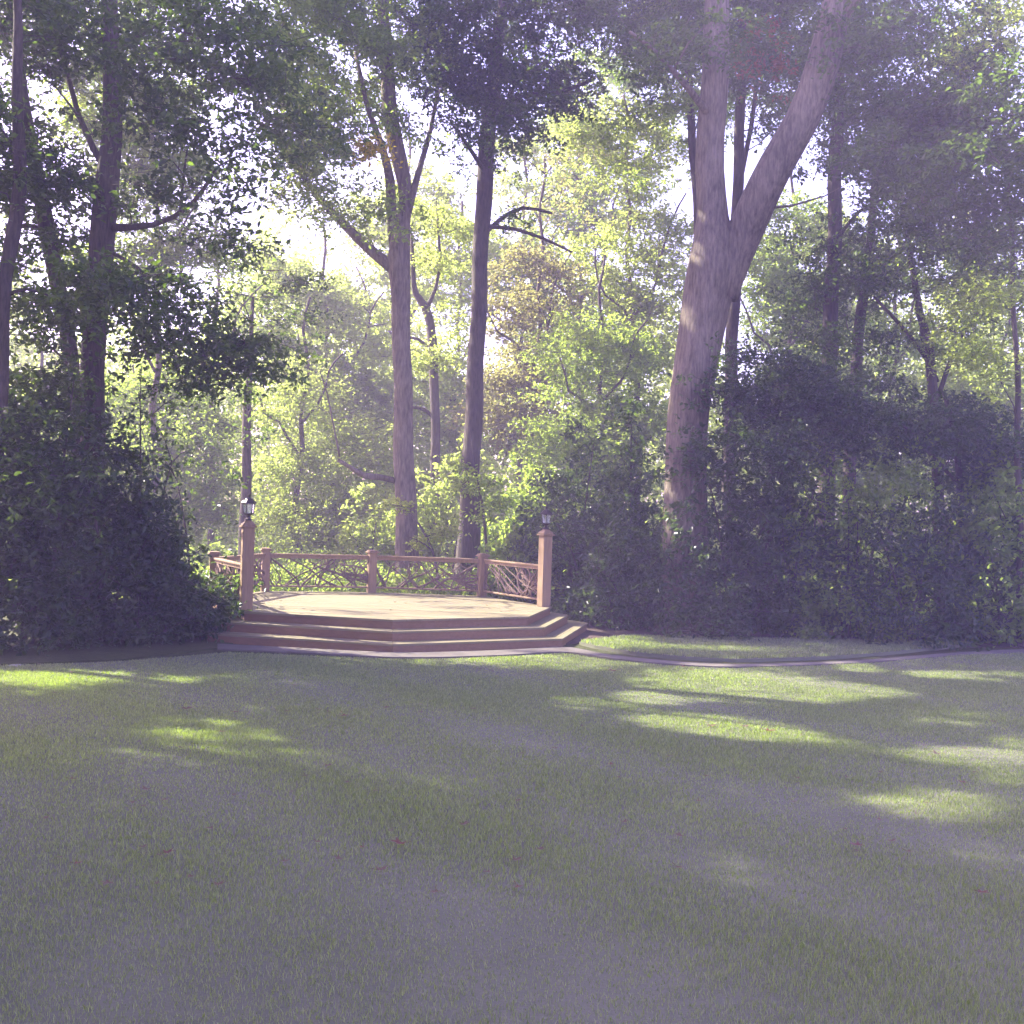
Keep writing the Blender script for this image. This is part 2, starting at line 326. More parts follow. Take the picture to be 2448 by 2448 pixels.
def tree(name, label, limbs, blobs, leaf=.11, lm=None, bark=None, group='trees of the wood behind the lawn', cat='tree', wblobs=(),
         extra=None, minbranch=None, per=30, trunk_seg=12, flare=True, wob=.02, spread=1.0):
    """limbs: pixel polylines (x, y, depth, width px); blobs: (x, y, depth, rx, ry, half depth m, leaf area index)"""
    lm = lm or M_MID; bark = bark or M_BARKD
    base = W(limbs[0][0][0], limbs[0][0][1], limbs[0][0][2]); base.z = float(gz(base.x, base.y))
    root = empty(name, base, label, cat, group)
    mb = MB(); nodes = []; nr = []; D_ = limbs[0][0][2] * 7.3
    for li, limb in enumerate(limbs):
        pts = [np.array([*W(x, y, D), pxm(wd, D) / 2]) for x, y, D, wd in limb]
        if li == 0:
            b = pts[0].copy(); b[0], b[1] = base.x, base.y; b[2] = base.z - .15
            if pts[0][2] > base.z + .4: pts = [b] + pts
            else: pts[0][2] = base.z - .15
        sp = smooth_path(pts, .5)
        for q in sp:
            q[3] = max(q[3], .006)
            q[0] += wob * math.sin(q[2] * 2.3 + li + D_) * (1 if q[3] > .05 or wob < .03 else 1.6); q[1] += wob * math.cos(q[2] * 1.9 + li)
        if li == 0 and flare:
            for q in sp:
                h = q[2] - base.z
                if h < .9: q[3] *= 1 + .55 * ((.9 - h) / .9) ** 2
        mb.tube([q[:3] for q in sp], [q[3] for q in sp], trunk_seg if li == 0 or pts[0][3] > .12 else 7, .05 if li == 0 or pts[0][3] > .12 else 0)
        for q in sp[len(sp)//3 if li == 0 else 1:]: nodes.append(q[:3].copy()); nr.append(q[3])
    la = leaf * leaf * .5 * .72 * .8
    boughs = []
    allb = [(np.array(W(x, y, D)), (pxm(rx, D), dp, pxm(ry, D)), lai) for x, y, D, rx, ry, dp, lai in blobs] + [(np.array(c), r, l) for c, r, l in wblobs]
    for c, r, lai in allb:
        nb = max(3, int(LAIK * math.pi * r[0] * r[2] * lai / (8 * per * la)))
        boughs.append(blob_points(c, r, nb, .35))
    if boughs:
        B = np.concatenate(boughs)
        B = B[B[:, 2] > gz(B[:, 0], B[:, 1]) + .5]
        B = B[rng.random(len(B)) > openness(B) * .7]
        # limbs grow to the boughs, nearest first
        ND = np.array(nodes); NR = np.array(nr)
        d0 = np.min(np.linalg.norm(B[:, None] - ND[None], axis=2), 1); order = np.argsort(d0)
        ND = list(ND); NR = list(NR)
        for i in order:
            A = np.array(ND); v = B[i] - A; dist = np.linalg.norm(v, axis=1)
            cost = dist + np.where(v[:, 2] < 0.2 * dist, .6 * dist, 0) - .0
            j = int(np.argmin(cost)); a = A[j]; L = dist[j]
            r1 = min(NR[j] * .6, .012 + .012 * L); m = max(2, int(L / .5)); pts = []; rad = []
            off = rng.normal(0, .07 * L, 3); sag = .10 * L
            for k in range(m + 1):
                t = k / m; p = a + (B[i] - a) * t + off * math.sin(math.pi * t); p[2] += sag * math.sin(math.pi * t) * .8
                pts.append(p); rad.append(r1 * (1 - t) + .006 * t)
            mb.tube(pts, rad, 4)
            for k in range(1, m + 1): ND.append(pts[k]); NR.append(rad[k])
        Rb = spread * np.array([.78, .78, .26]) * (1 if leaf < .2 else 1.4)
        C = (B[:, None, :] + rng.normal(0, .5, (len(B), 8, 3)) * Rb)
        for bi in range(len(B)):
            for k in range(0, 8, 2): mb.tube([B[bi], (B[bi] + C[bi, k]) / 2 + rng.normal(0, .03, 3), C[bi, k]], [.007, .005, .003], 3)
        P, L = spray(C.reshape(-1, 3), per, .38 * spread ** .5 * (1 if leaf < .2 else 1.5), .3, leaf)
        leaf_mesh('crown', P, L, lm, root)
    mb.build('trunk', bark, root, smooth=True)
    if extra:
        for nm, lab, (x, y, D, rx, ry, dp, cnt), m2, lf in extra:
            c = blob_points(W(x, y, D), (pxm(rx, D), dp, pxm(ry, D)), cnt, .1)
            P, L = spray(c, 20, .3, .3, lf); leaf_mesh(nm, P, L, m2, root, label=lab)
    return root

def shrub(name, label, x, D, half, height, depth, leaf=.09, lm=None, lai=3.0, group='shrubs edging the lawn', top=0.0, cat='shrub', ybase=None, lean=0):
    lm = lm or M_GLOSS
    c = W(x, 1224 / S, D); c.z = float(gz(c.x, c.y))
    root = empty(name, c, label, cat, group)
    n = int(1.5 * math.pi * half * height * .9 * lai / (24 * leaf * leaf * .29) )
    d = rng.normal(0, 1, (n, 3)); d[:, 2] = np.abs(d[:, 2]); d /= np.linalg.norm(d, axis=1)[:, None]
    n = int(n); lump = 1 + .18 * np.sin(d[:, 0] * 5 + x) + .16 * np.sin(d[:, 2] * 7 + D * 3) + .12 * np.sin(d[:, 1] * 6 + d[:, 0] * 4 + x * .3)
    q = rng.uniform(.45, 1, (n, 1)) ** .6 * lump[:, None]
    P = np.array(c) + d * q * np.array([half, depth, height])
    P[:, 2] = np.where(P[:, 2] < c.z + .12, c.z + rng.uniform(.08, .5, n), P[:, 2])
    mb = MB()
    ns = 7
    for i in range(ns):
        a = 2 * math.pi * i / ns + .3; t = P[rng.integers(0, n)]
        b = np.array(c) + np.array([.15 * half * math.cos(a), .15 * depth * math.sin(a), -.05])
        m_ = (b + t) / 2 + np.array([0, 0, .12 * height])
        sp = smooth_path([np.append(b, .03), np.append(m_, .02), np.append(t, .008)], .4)
        mb.tube([p[:3] for p in sp], [p[3] for p in sp], 5)
        for k in range(6):
            o = sp[rng.integers(len(sp) // 2, len(sp))][:3]; e = P[np.argmin(np.linalg.norm(P - (o + rng.normal(0, .5 * half, 3)), axis=1))]
            mb.tube([o, (o + e) / 2 + [0, 0, .06], e], [.010, .007, .004], 4)
    mb.build('stems', M_BARKD, root, True)
    Q, L = spray(P, 24, .30, .3, leaf)
    leaf_mesh('foliage', Q, L, lm, root, upright=.6)
    return root

# ================================================================ THE SETTING
def sheet(name, xs, ys, zf, material, kind='structure'):
    X, Y = np.meshgrid(xs, ys); Z = zf(X, Y)
    V = np.stack([X, Y, Z], -1).reshape(-1, 3); nx, ny = len(xs), len(ys)
    i = (np.arange(ny - 1)[:, None] * nx + np.arange(nx - 1)[None]).reshape(-1, 1)
    return tag(raw(name, V, (i + np.array([[0, 1, nx + 1, nx]])), material, smooth=True), kind=kind)
def axis(lo, a, b, hi, fine, coarse):
    return np.unique(np.concatenate([np.arange(lo, a, coarse), np.arange(a, b, fine), np.arange(b, hi + 1e-6, coarse)]))
sheet('ground', axis(-70, -16, 16, 70, .5, 4), axis(-14, 0, 24, 86, .4, 4), lambda x, y: gz(x, y) - .012, M_FOREST)

# mown lawn: everything on the camera's side of this edge (px of the far edge of the grass)
def gpt(px, py):                 # pixel (2448) -> point on the ground
    d = fwd + CR * ((px - RES/2)/F) - CU * ((py - RES/2)/F); t = 5.0
    for _ in range(40):
        p = CP + d * t; t += (p.z - float(gz(p.x, p.y))) / -d.z * .7
    return CP + d * t
edge_px = [(-500, 1622), (0, 1592), (300, 1580), (540, 1560), (700, 1566), (945, 1578), (1200, 1571), (1345, 1562), (1450, 1578), (1600, 1592), (1750, 1598), (1950, 1592), (2110, 1583), (2300, 1566), (2448, 1560), (2900, 1550)]
EDGE = [gpt(*e) for e in edge_px]
ex = np.array([p.x for p in EDGE]); ey = np.array([p.y for p in EDGE])
def far_edge(x): return np.interp(x, ex, ey)
lx = np.arange(-16, 16.01, .25); lt = np.linspace(0, 1, 90)
X = np.repeat(lx[None], 90, 0); Y = -8 + lt[:, None] ** .8 * (far_edge(lx)[None] + 8)
V = np.stack([X, Y, gz(X, Y)], -1).reshape(-1, 3); nx = len(lx)
i_ = (np.arange(89)[:, None] * nx + np.arange(nx - 1)[None]).reshape(-1, 1)
tag(raw('lawn', V, i_ + np.array([[0, 1, nx + 1, nx]]), M_LAWN, smooth=True), kind='structure')

# pale path: along the foot of the steps, then curving away to the right
def strip(name, a, b, z, material, lift):
    A = [gpt(*p) for p in a]; Bq = [gpt(*p) for p in b]; A2, B2 = [], []
    pa = smooth_path([np.array([*p, 0]) for p in A], .4); m = len(pa)
    ta = np.linspace(0, 1, 60)
    def res(pts):
        P = np.array([list(p) for p in pts]); sp = np.array([q[:3] for q in smooth_path([np.append(p, 0) for p in P], .2)])
        s = np.concatenate([[0], np.cumsum(np.linalg.norm(np.diff(sp, axis=0), axis=1))]); s /= s[-1]
        return np.stack([np.interp(ta, s, sp[:, k]) for k in range(3)], 1)
    A2, B2 = res(A), res(Bq)
    V = np.concatenate([A2, B2]); V[:, 2] = gz(V[:, 0], V[:, 1]) + lift
    V = np.concatenate([V, V - [0, 0, .1]])
    f = []
    for i in range(59):
        f += [[i, 60+i, 61+i, i+1], [i, i+1, 121+i, 120+i], [60+i, 180+i, 181+i, 61+i]]
    return tag(raw(name, V, f, material), kind='structure')
strip('path', [(520, 1552), (700, 1560), (945, 1572), (1200, 1567), (1350, 1559), (1450, 1573), (1600, 1588), (1750, 1595), (1950, 1590), (2110, 1581), (2300, 1568), (2448, 1562), (2800, 1552)],
      [(520, 1540), (700, 1549), (945, 1560), (1200, 1555), (1350, 1547), (1450, 1565), (1600, 1581), (1750, 1589), (1950, 1584), (2110, 1575), (2300, 1560), (2448, 1553), (2800, 1544)], 0, M_CONC, .010)
# grass island inside the path's curve, and the mulch under the shrubs
def fan(name, pts, lift, material, thick=.06):
    P = [gpt(*p) for p in pts]; bm = bmesh.new()
    vs = [bm.verts.new((p.x, p.y, float(gz(p.x, p.y)) + lift)) for p in P]; f = bm.faces.new(vs)
    r = bmesh.ops.extrude_face_region(bm, geom=[f])
    for v in r['geom']:
        if isinstance(v, bmesh.types.BMVert): v.co.z -= thick
    bmesh.ops.recalc_face_normals(bm, faces=bm.faces)
    me = bpy.data.meshes.new(name); bm.to_mesh(me); bm.free(); me.materials.append(material)
    return tag(link(bpy.data.objects.new(name, me)), kind='structure')
island = [(1385, 1540), (1420, 1549), (1520, 1566), (1640, 1577), (1760, 1582), (1950, 1577), (2110, 1566), (2240, 1553), (2330, 1542), (2150, 1538), (1900, 1534), (1700, 1530), (1500, 1526)]
fan('grass_island', island, .045, M_LAWN)
fan('mulch_bed', [(1330, 1480), (1330, 1540), (1500, 1532), (1700, 1536), (1900, 1540), (2150, 1544), (2448, 1548), (3000, 1545), (3000, 1490), (1900, 1480)], .004, M_MULCH, .05)
fan('soil_bed', [(-500, 1615), (0, 1588), (300, 1576), (560, 1545), (540, 1500), (0, 1520), (-600, 1530)], .003, M_FOREST, .05)

# ================================================================ DECK
DZ, R_ = .48, .16
def offset_poly(poly, d):
    n = len(poly); out = []
    c = np.mean(poly, 0)
    for i in range(n):
        a, b, e = map(np.array, (poly[i-1], poly[i], poly[(i+1) % n]))
        def nrm(p, q):
            v = (q - p) / np.linalg.norm(q - p); m = np.array([v[1], -v[0]])
            return m if np.dot(m, (p + q)/2 - c) > 0 else -m
        n1, n2 = nrm(a, b), nrm(b, e); m = n1 + n2; m /= np.dot(m, n1)
        out.append(tuple(b + m * d))
    return out
deck = empty('deck', (-2.55, 21.6, 0), 'octagonal timber deck with wrap-around wooden steps at the back of the lawn', 'deck')
def clip_strip(poly, y0, y1):
    def half(P, s, yv):
        out = []
        for i in range(len(P)):
            a, b = P[i], P[(i+1) % len(P)]; da, db = s*(a[1]-yv), s*(b[1]-yv)
            if da >= 0: out.append(a)
            if da * db < 0:
                t = da / (da - db); out.append((a[0] + (b[0]-a[0])*t, yv))
        return out
    P = half(poly, 1, y0)
    return half(P, -1, y1) if len(P) > 2 else []
OD = offset_poly(OCT, .06)
ROT = math.radians(4)
def rot2(p, a): return (p[0]*math.cos(a) - p[1]*math.sin(a), p[0]*math.sin(a) + p[1]*math.cos(a))
mb = MB(); PR = [rot2(p, ROT) for p in OD]; y = min(p[1] for p in PR)
while y < max(p[1] for p in PR):
    c = clip_strip(PR, y, y + .132)
    if len(c) > 2: mb.prism([rot2(p, -ROT) for p in c], DZ - .035, DZ + random.uniform(-.001, .001))
    y += .141
mb.build('deck_floor', M_DECK, deck)
mb = MB(); mb.prism(offset_poly(OCT, .03), .02, DZ - .038); mb.build('fascia', M_STAIN, deck)
def ring(d):                      # the steps run round the open front of the octagon
    o = offset_poly(OCT, d); i = OCT
    front = [o[7], o[0], o[1], o[2], o[3], o[4]]
    return front + [tuple(np.array(i[4]) * .5 + np.array((-2.55, 21.6)) * .5), tuple(np.array(i[7]) * .5 + np.array((-2.55, 21.6)) * .5)]
for k, d in ((1, .36), (2, .72)):
    top = DZ - k * R_
    mb = MB(); mb.prism(ring(d), -.05 if k == 2 else .0, top - .034); st = mb.build('step', M_STAIN, deck)
    mb = MB()
    oo = offset_poly(OCT, d + .02); ii = offset_poly(OCT, d - .345)
    idx = [7, 0, 1, 2, 3, 4]
    for a, b in zip(idx[:-1], idx[1:]):      # three boards per tread, mitred at the corners
        for q in range(3):
            t0, t1 = q/3 + .008, (q+1)/3 - .008
            L = lambda P, Q, t: (P[0]+(Q[0]-P[0])*t, P[1]+(Q[1]-P[1])*t)
            pa0, pa1 = L(ii[a], oo[a], t0), L(ii[a], oo[a], t1); pb0, pb1 = L(ii[b], oo[b], t0), L(ii[b], oo[b], t1)
            mb.prism([L(pa1, pb1, .0015), L(pa1, pb1, .9985), L(pa0, pb0, .9985), L(pa0, pb0, .0015)], top - .034, top)
    mb.build('tread', M_DECK, st)

def square_post(parent, x, y, h, wd, rz, name='post', mt=None):
    mb = MB(); mb.box((x, y, DZ + h/2), (wd, wd, h), rz, .008)
    p = mb.build(name, mt or M_POST, parent)
    mb = MB(); z = DZ + h
    mb.box((x, y, z + .014), (wd + .07, wd + .07, .028), rz, .006)
    mb.box((x, y, z + .042), (wd + .02, wd + .02, .028), rz, .005)
    mb.lathe((x, y, z + .056), [((wd + .02) * .70, 0), (.05, .075 if name == 'shaft' else .010)], 4, rz + math.pi/4)
    mb.build('cap', M_POST, p)
    return p
railing = empty('railing', (-3.0, 24.1, DZ), 'low rustic railing of twisted branches between square posts round the back of the deck', 'railing')
for i, rz in ((4, .5), (5, .45), (6, .32), (7, .3)):
    square_post(railing, OCT[i][0], OCT[i][1], .86, .17, rz)
def panel(i, j, sx=.09):
    a = Vector((*OCT[i], 0)); b = Vector((*OCT[j], 0)); d = (b - a); L = d.length; d.normalize(); nrm = Vector((-d.y, d.x, 0)); ang = math.atan2(d.y, d.x)
    c = (a + b)/2; z0, z1 = DZ + .115, DZ + .79
    mb = MB(); mb.box((c.x, c.y, z1), (L - 2*sx, .105, .038), ang, .006); mb.box((c.x, c.y, z1 - .05), (L - 2*sx, .04, .06), ang, .004); mb.build('handrail', M_POST, railing)
    mb = MB(); mb.box((c.x, c.y, z0), (L - 2*sx, .09, .036), ang, .006); mb.build('bottom_rail', M_POST, railing)
    mb = MB(); rs = random.Random(i * 31 + j)
    n = int(L * 15)
    for k in range(n):
        s0 = rs.uniform(sx, L - sx); dirn = rs.choice((-1, 1)); span = rs.uniform(.15, 1.15) * dirn; s1 = min(max(s0 + span, sx), L - sx)
        if rs.random() < .25: lo, hi = rs.uniform(.1, .5), rs.uniform(.3, .9); s0, s1 = (sx, min(L - sx, rs.uniform(.6, 1.4)))
        else: lo, hi = 0, 1
        H = z1 - .08 - z0 - .018; pts = []; m = 9; bow = rs.uniform(-.16, .16); w2 = rs.uniform(-.07, .07); nn = rs.uniform(-.022, .022); ph = rs.uniform(0, 6)
        for q in range(m):
            t = q/(m-1); s = s0 + (s1-s0)*t + bow*math.sin(math.pi*t) + w2*math.sin(2*math.pi*t) + .012*math.sin(9*t+ph)
            s = min(max(s, sx*.9), L - sx*.9)
            zz = z0 + .018 + H*(lo + (hi-lo)*t)
            if lo or hi < 1: zz += .10*math.sin(math.pi*t*1.3 + ph)*H
            zz = min(max(zz, z0 + .01), z1 - .07)
            pts.append(a + d*s + nrm*(nn + .012*math.sin(5*t+ph)) + Vector((0, 0, zz)))
        r = rs.choice((.009, .012, .015, .018, .023))
        mb.tube(pts, [r*(1.15 - .5*q/(m-1)) for q in range(m)], 6)
        if rs.random() < .6:      # a side twig
            q = rs.randint(2, 6); e = pts[q] + d*rs.uniform(-.3, .3) + Vector((0, 0, rs.uniform(.1, .3)))
            e.z = min(e.z, z1 - .07); sa = (e - a).dot(d)
            if sx < sa < L - sx: mb.tube([pts[q], (pts[q]+e)/2 + d*.03, e], [r*.7, r*.55, r*.4], 5)
    mb.build('branch_infill', M_TWIG, railing, True)
panel(3, 4, .12); panel(4, 5); panel(5, 6); panel(6, 7); panel(7, 0, .12)

def lamp_post(x, y, h, rz, label):
    root = empty('lamp_post', (x, y, DZ), label, 'lamp post', 'lamp posts at the top of the deck steps')
    square_post(root, x, y, h, .20, rz, 'shaft')
    z = DZ + h + .125; q_ = 1.35
    class LM(MB):
        def lathe(s, c, prof, seg, rz=0.0): MB.lathe(s, (c[0], c[1], z + (c[2] - z) * q_), [(r * q_, zz * q_) for r, zz in prof], seg, rz)
        def tube(s, pts, rad, seg=6): MB.tube(s, [(x + (p[0]-x) * q_, y + (p[1]-y) * q_, z + (p[2]-z) * q_) for p in pts], [r * q_ for r in rad], seg)
    mb = LM()
    mb.lathe((x, y, z), [(.055, 0), (.05, .012), (.022, .03), (.018, .055), (.05, .075), (.062, .085)], 12)
    for k in range(6):
        a = rz + math.pi*k/3; mb.tube([(x + .062*math.cos(a), y + .062*math.sin(a), z + .085), (x + .078*math.cos(a), y + .078*math.sin(a), z + .215)], [.0055, .0055], 5)
    mb.lathe((x, y, z + .083), [(.068, 0), (.068, .008)], 6, rz); mb.lathe((x, y, z + .211), [(.083, 0), (.083, .008)], 6, rz)
    lan = mb.build('lantern', M_METAL, root)
    mb = LM(); mb.lathe((x, y, z + .218), [(.105, 0), (.10, .012), (.045, .062), (.022, .072), (.010, .09), (.014, .10), (.004, .115)], 6, rz); mb.build('lantern_roof', M_METAL, lan)
    mb = LM(); mb.lathe((x, y, z + .092), [(.058, 0), (.073, .118)], 6, rz); mb.build('glass', M_GLASS, lan)
    return root
lamp_post(OCT[0][0] - .02, OCT[0][1] + .08, 1.45, .40, 'square timber lamp post with dark lantern, left of the deck steps')
lamp_post(OCT[3][0] - .10, OCT[3][1] - .02, 1.40, .55, 'square timber lamp post with pale sunlit side, right of the deck steps beside the shrubs')

# ================================================================ TREES
TR = 'trees of the wood behind the lawn'
D = 27
tree('forked_tree', 'grey three-forked trunk behind the deck with a crooked low branch on its left',
     [[(771, 1100, D, 52), (768, 1030, D, 44), (764, 900, D, 40), (759, 700, D, 35), (755, 560, D, 37), (752, 490, D, 44), (762, 420, D, 28), (766, 370, D, 26), (752, 300, D, 30), (738, 220, D, 30), (728, 100, D, 24), (722, -20, D, 18), (718, -200, D, 10)],
      [(740, 505, D, 24), (700, 472, D, 20), (655, 428, D, 17), (600, 372, D, 13), (550, 300, 26, 9), (520, 230, 26, 6)],
      [(748, 480, D, 22), (737, 400, D, 20), (735, 340, 26.5, 18), (720, 270, 26, 13), (690, 190, 26, 9), (670, 100, 26, 7)],
      [(768, 400, D, 16), (790, 330, 27, 12), (810, 250, 28, 9), (830, 150, 28, 6)],
      [(744, 907, D, 12), (715, 900, 26.8, 12), (685, 897, 26.6, 12), (660, 882, 26.4, 9), (636, 868, 26.3, 7)],
      [(640, 862, 26.3, 4), (630, 800, 26.2, 3.5), (618, 745, 26.2, 3), (602, 700, 26, 2)]],
     [(650, 120, 26, 150, 160, 3, 2.1), (590, 230, 24, 70, 90, 1.5, 1.5), (620, 320, 26, 110, 110, 2, 1.3), (770, 130, 27, 110, 150, 2.5, 1.2), (700, 400, 26, 90, 60, 2, .7)], .12, M_MID, M_BARK,
     wblobs=[((-9.5, 29, 19.5), (5, 4, 4), 1.5), ((-12, 31, 14.5), (3, 2.5, 2.5), 1.0)],
     extra=[('yellow_leaves', 'yellowing leaves hanging in the crown', (720, 280, 24.6, 55, 28, .5, 26), M_YEL, .12)])
D = 28
tree('leaning_tree', 'slim tall trunk with ivy-clad dark foot standing right of the forked tree',
     [[(882, 1090, D, 50), (884, 1010, D, 44), (888, 900, D, 36), (895, 760, D, 34), (902, 600, D, 30), (906, 500, D, 30), (912, 380, D, 31), (922, 250, D, 30), (935, 120, D, 26), (950, 0, D, 20), (962, -200, D, 12)],
      [(915, 440, D, 9), (940, 415, D, 8), (985, 392, 27.5, 7), (1040, 402, 27, 5)],
      [(918, 428, D, 8), (970, 432, 27.5, 7), (1030, 452, 27, 6), (1080, 476, 27, 4)],
      [(924, 215, D, 12), (985, 180, 27, 10), (1050, 176, 26.5, 8), (1120, 150, 26, 6)],
      [(918, 330, D, 10), (885, 280, 27, 8), (850, 230, 27, 5)]],
     [(930, 80, 27, 150, 130, 3, 2.6), (1070, 60, 26, 130, 90, 2.5, 2.4), (950, 250, 27, 75, 75, 2, 1.7), (860, 210, 27, 80, 80, 2, 1.0), (1030, 170, 26, 80, 40, 1.5, 1.0), (1000, 405, 27.5, 60, 30, .8, .5)], .12, M_DARK, M_BARKD,
     wblobs=[((-4.5, 30, 20), (5, 4, 4), 1.6), ((-5.5, 32, 15.5), (3, 2, 2), .9)])
D = 34
tree('slender_tree', 'thin crooked tree with a Y fork, between the two tall trunks behind the deck',
     [[(823, 1030, D, 20), (822, 900, D, 19), (821, 800, D, 18), (819, 700, D, 18), (812, 620, D, 17), (803, 580, D, 16), (786, 555, D, 12), (780, 520, D, 9), (775, 440, D, 6)],
      [(804, 585, D, 9), (822, 545, D, 7), (829, 480, D, 6), (826, 400, D, 4)],
      [(816, 785, D, 7), (800, 772, 33.8, 7), (775, 768, 33.5, 6)], [(808, 655, D, 6), (790, 640, 33.8, 6), (765, 636, 33.5, 5)]],
     [(810, 440, D, 90, 90, 2, .9), (830, 640, D, 80, 70, 2, .6)], .13, M_LIME)
D = 22.5
tree('giant_tree', 'massive pale trunk splitting into two heavy limbs, right of the deck',
     [[(1294, 1130, D, 92), (1292, 1000, D, 84), (1292, 900, D, 76), (1303, 770, D, 78), (1318, 650, D, 84), (1335, 560, D, 92), (1345, 490, D, 90), (1342, 410, D, 60), (1340, 320, D, 54), (1345, 200, D, 52), (1352, 60, D, 48), (1358, -60, D, 42), (1362, -260, D, 30)],
      [(1362, 560, D, 60), (1385, 480, D, 66), (1422, 395, 22.3, 68), (1468, 310, 22.1, 66), (1515, 225, 21.9, 64), (1552, 120, 21.7, 62), (1582, 0, 21.5, 54), (1605, -160, 21.4, 42), (1620, -300, 21.3, 30)],
      [(1345, 230, D, 16), (1300, 170, 22, 13), (1240, 100, 21.5, 9), (1190, 60, 21, 6)],
      [(1575, 60, 21.6, 20), (1640, -40, 21, 14), (1700, -120, 20, 9)]],
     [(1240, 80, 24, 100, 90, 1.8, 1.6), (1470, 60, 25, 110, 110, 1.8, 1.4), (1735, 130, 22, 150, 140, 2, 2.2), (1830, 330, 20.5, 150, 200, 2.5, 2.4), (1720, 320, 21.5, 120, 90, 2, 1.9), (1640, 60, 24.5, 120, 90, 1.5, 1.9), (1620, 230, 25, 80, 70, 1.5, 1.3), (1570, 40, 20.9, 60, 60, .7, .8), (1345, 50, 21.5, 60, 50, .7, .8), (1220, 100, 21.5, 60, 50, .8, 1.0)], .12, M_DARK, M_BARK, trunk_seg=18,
     wblobs=[((3, 27, 18), (6, 4.5, 4.5), 1.7)],
     extra=[('russet_leaves', 'reddish brown leaves between the two limbs', (1450, 110, 23.5, 70, 80, 1, 26), M_RUST, .12)])
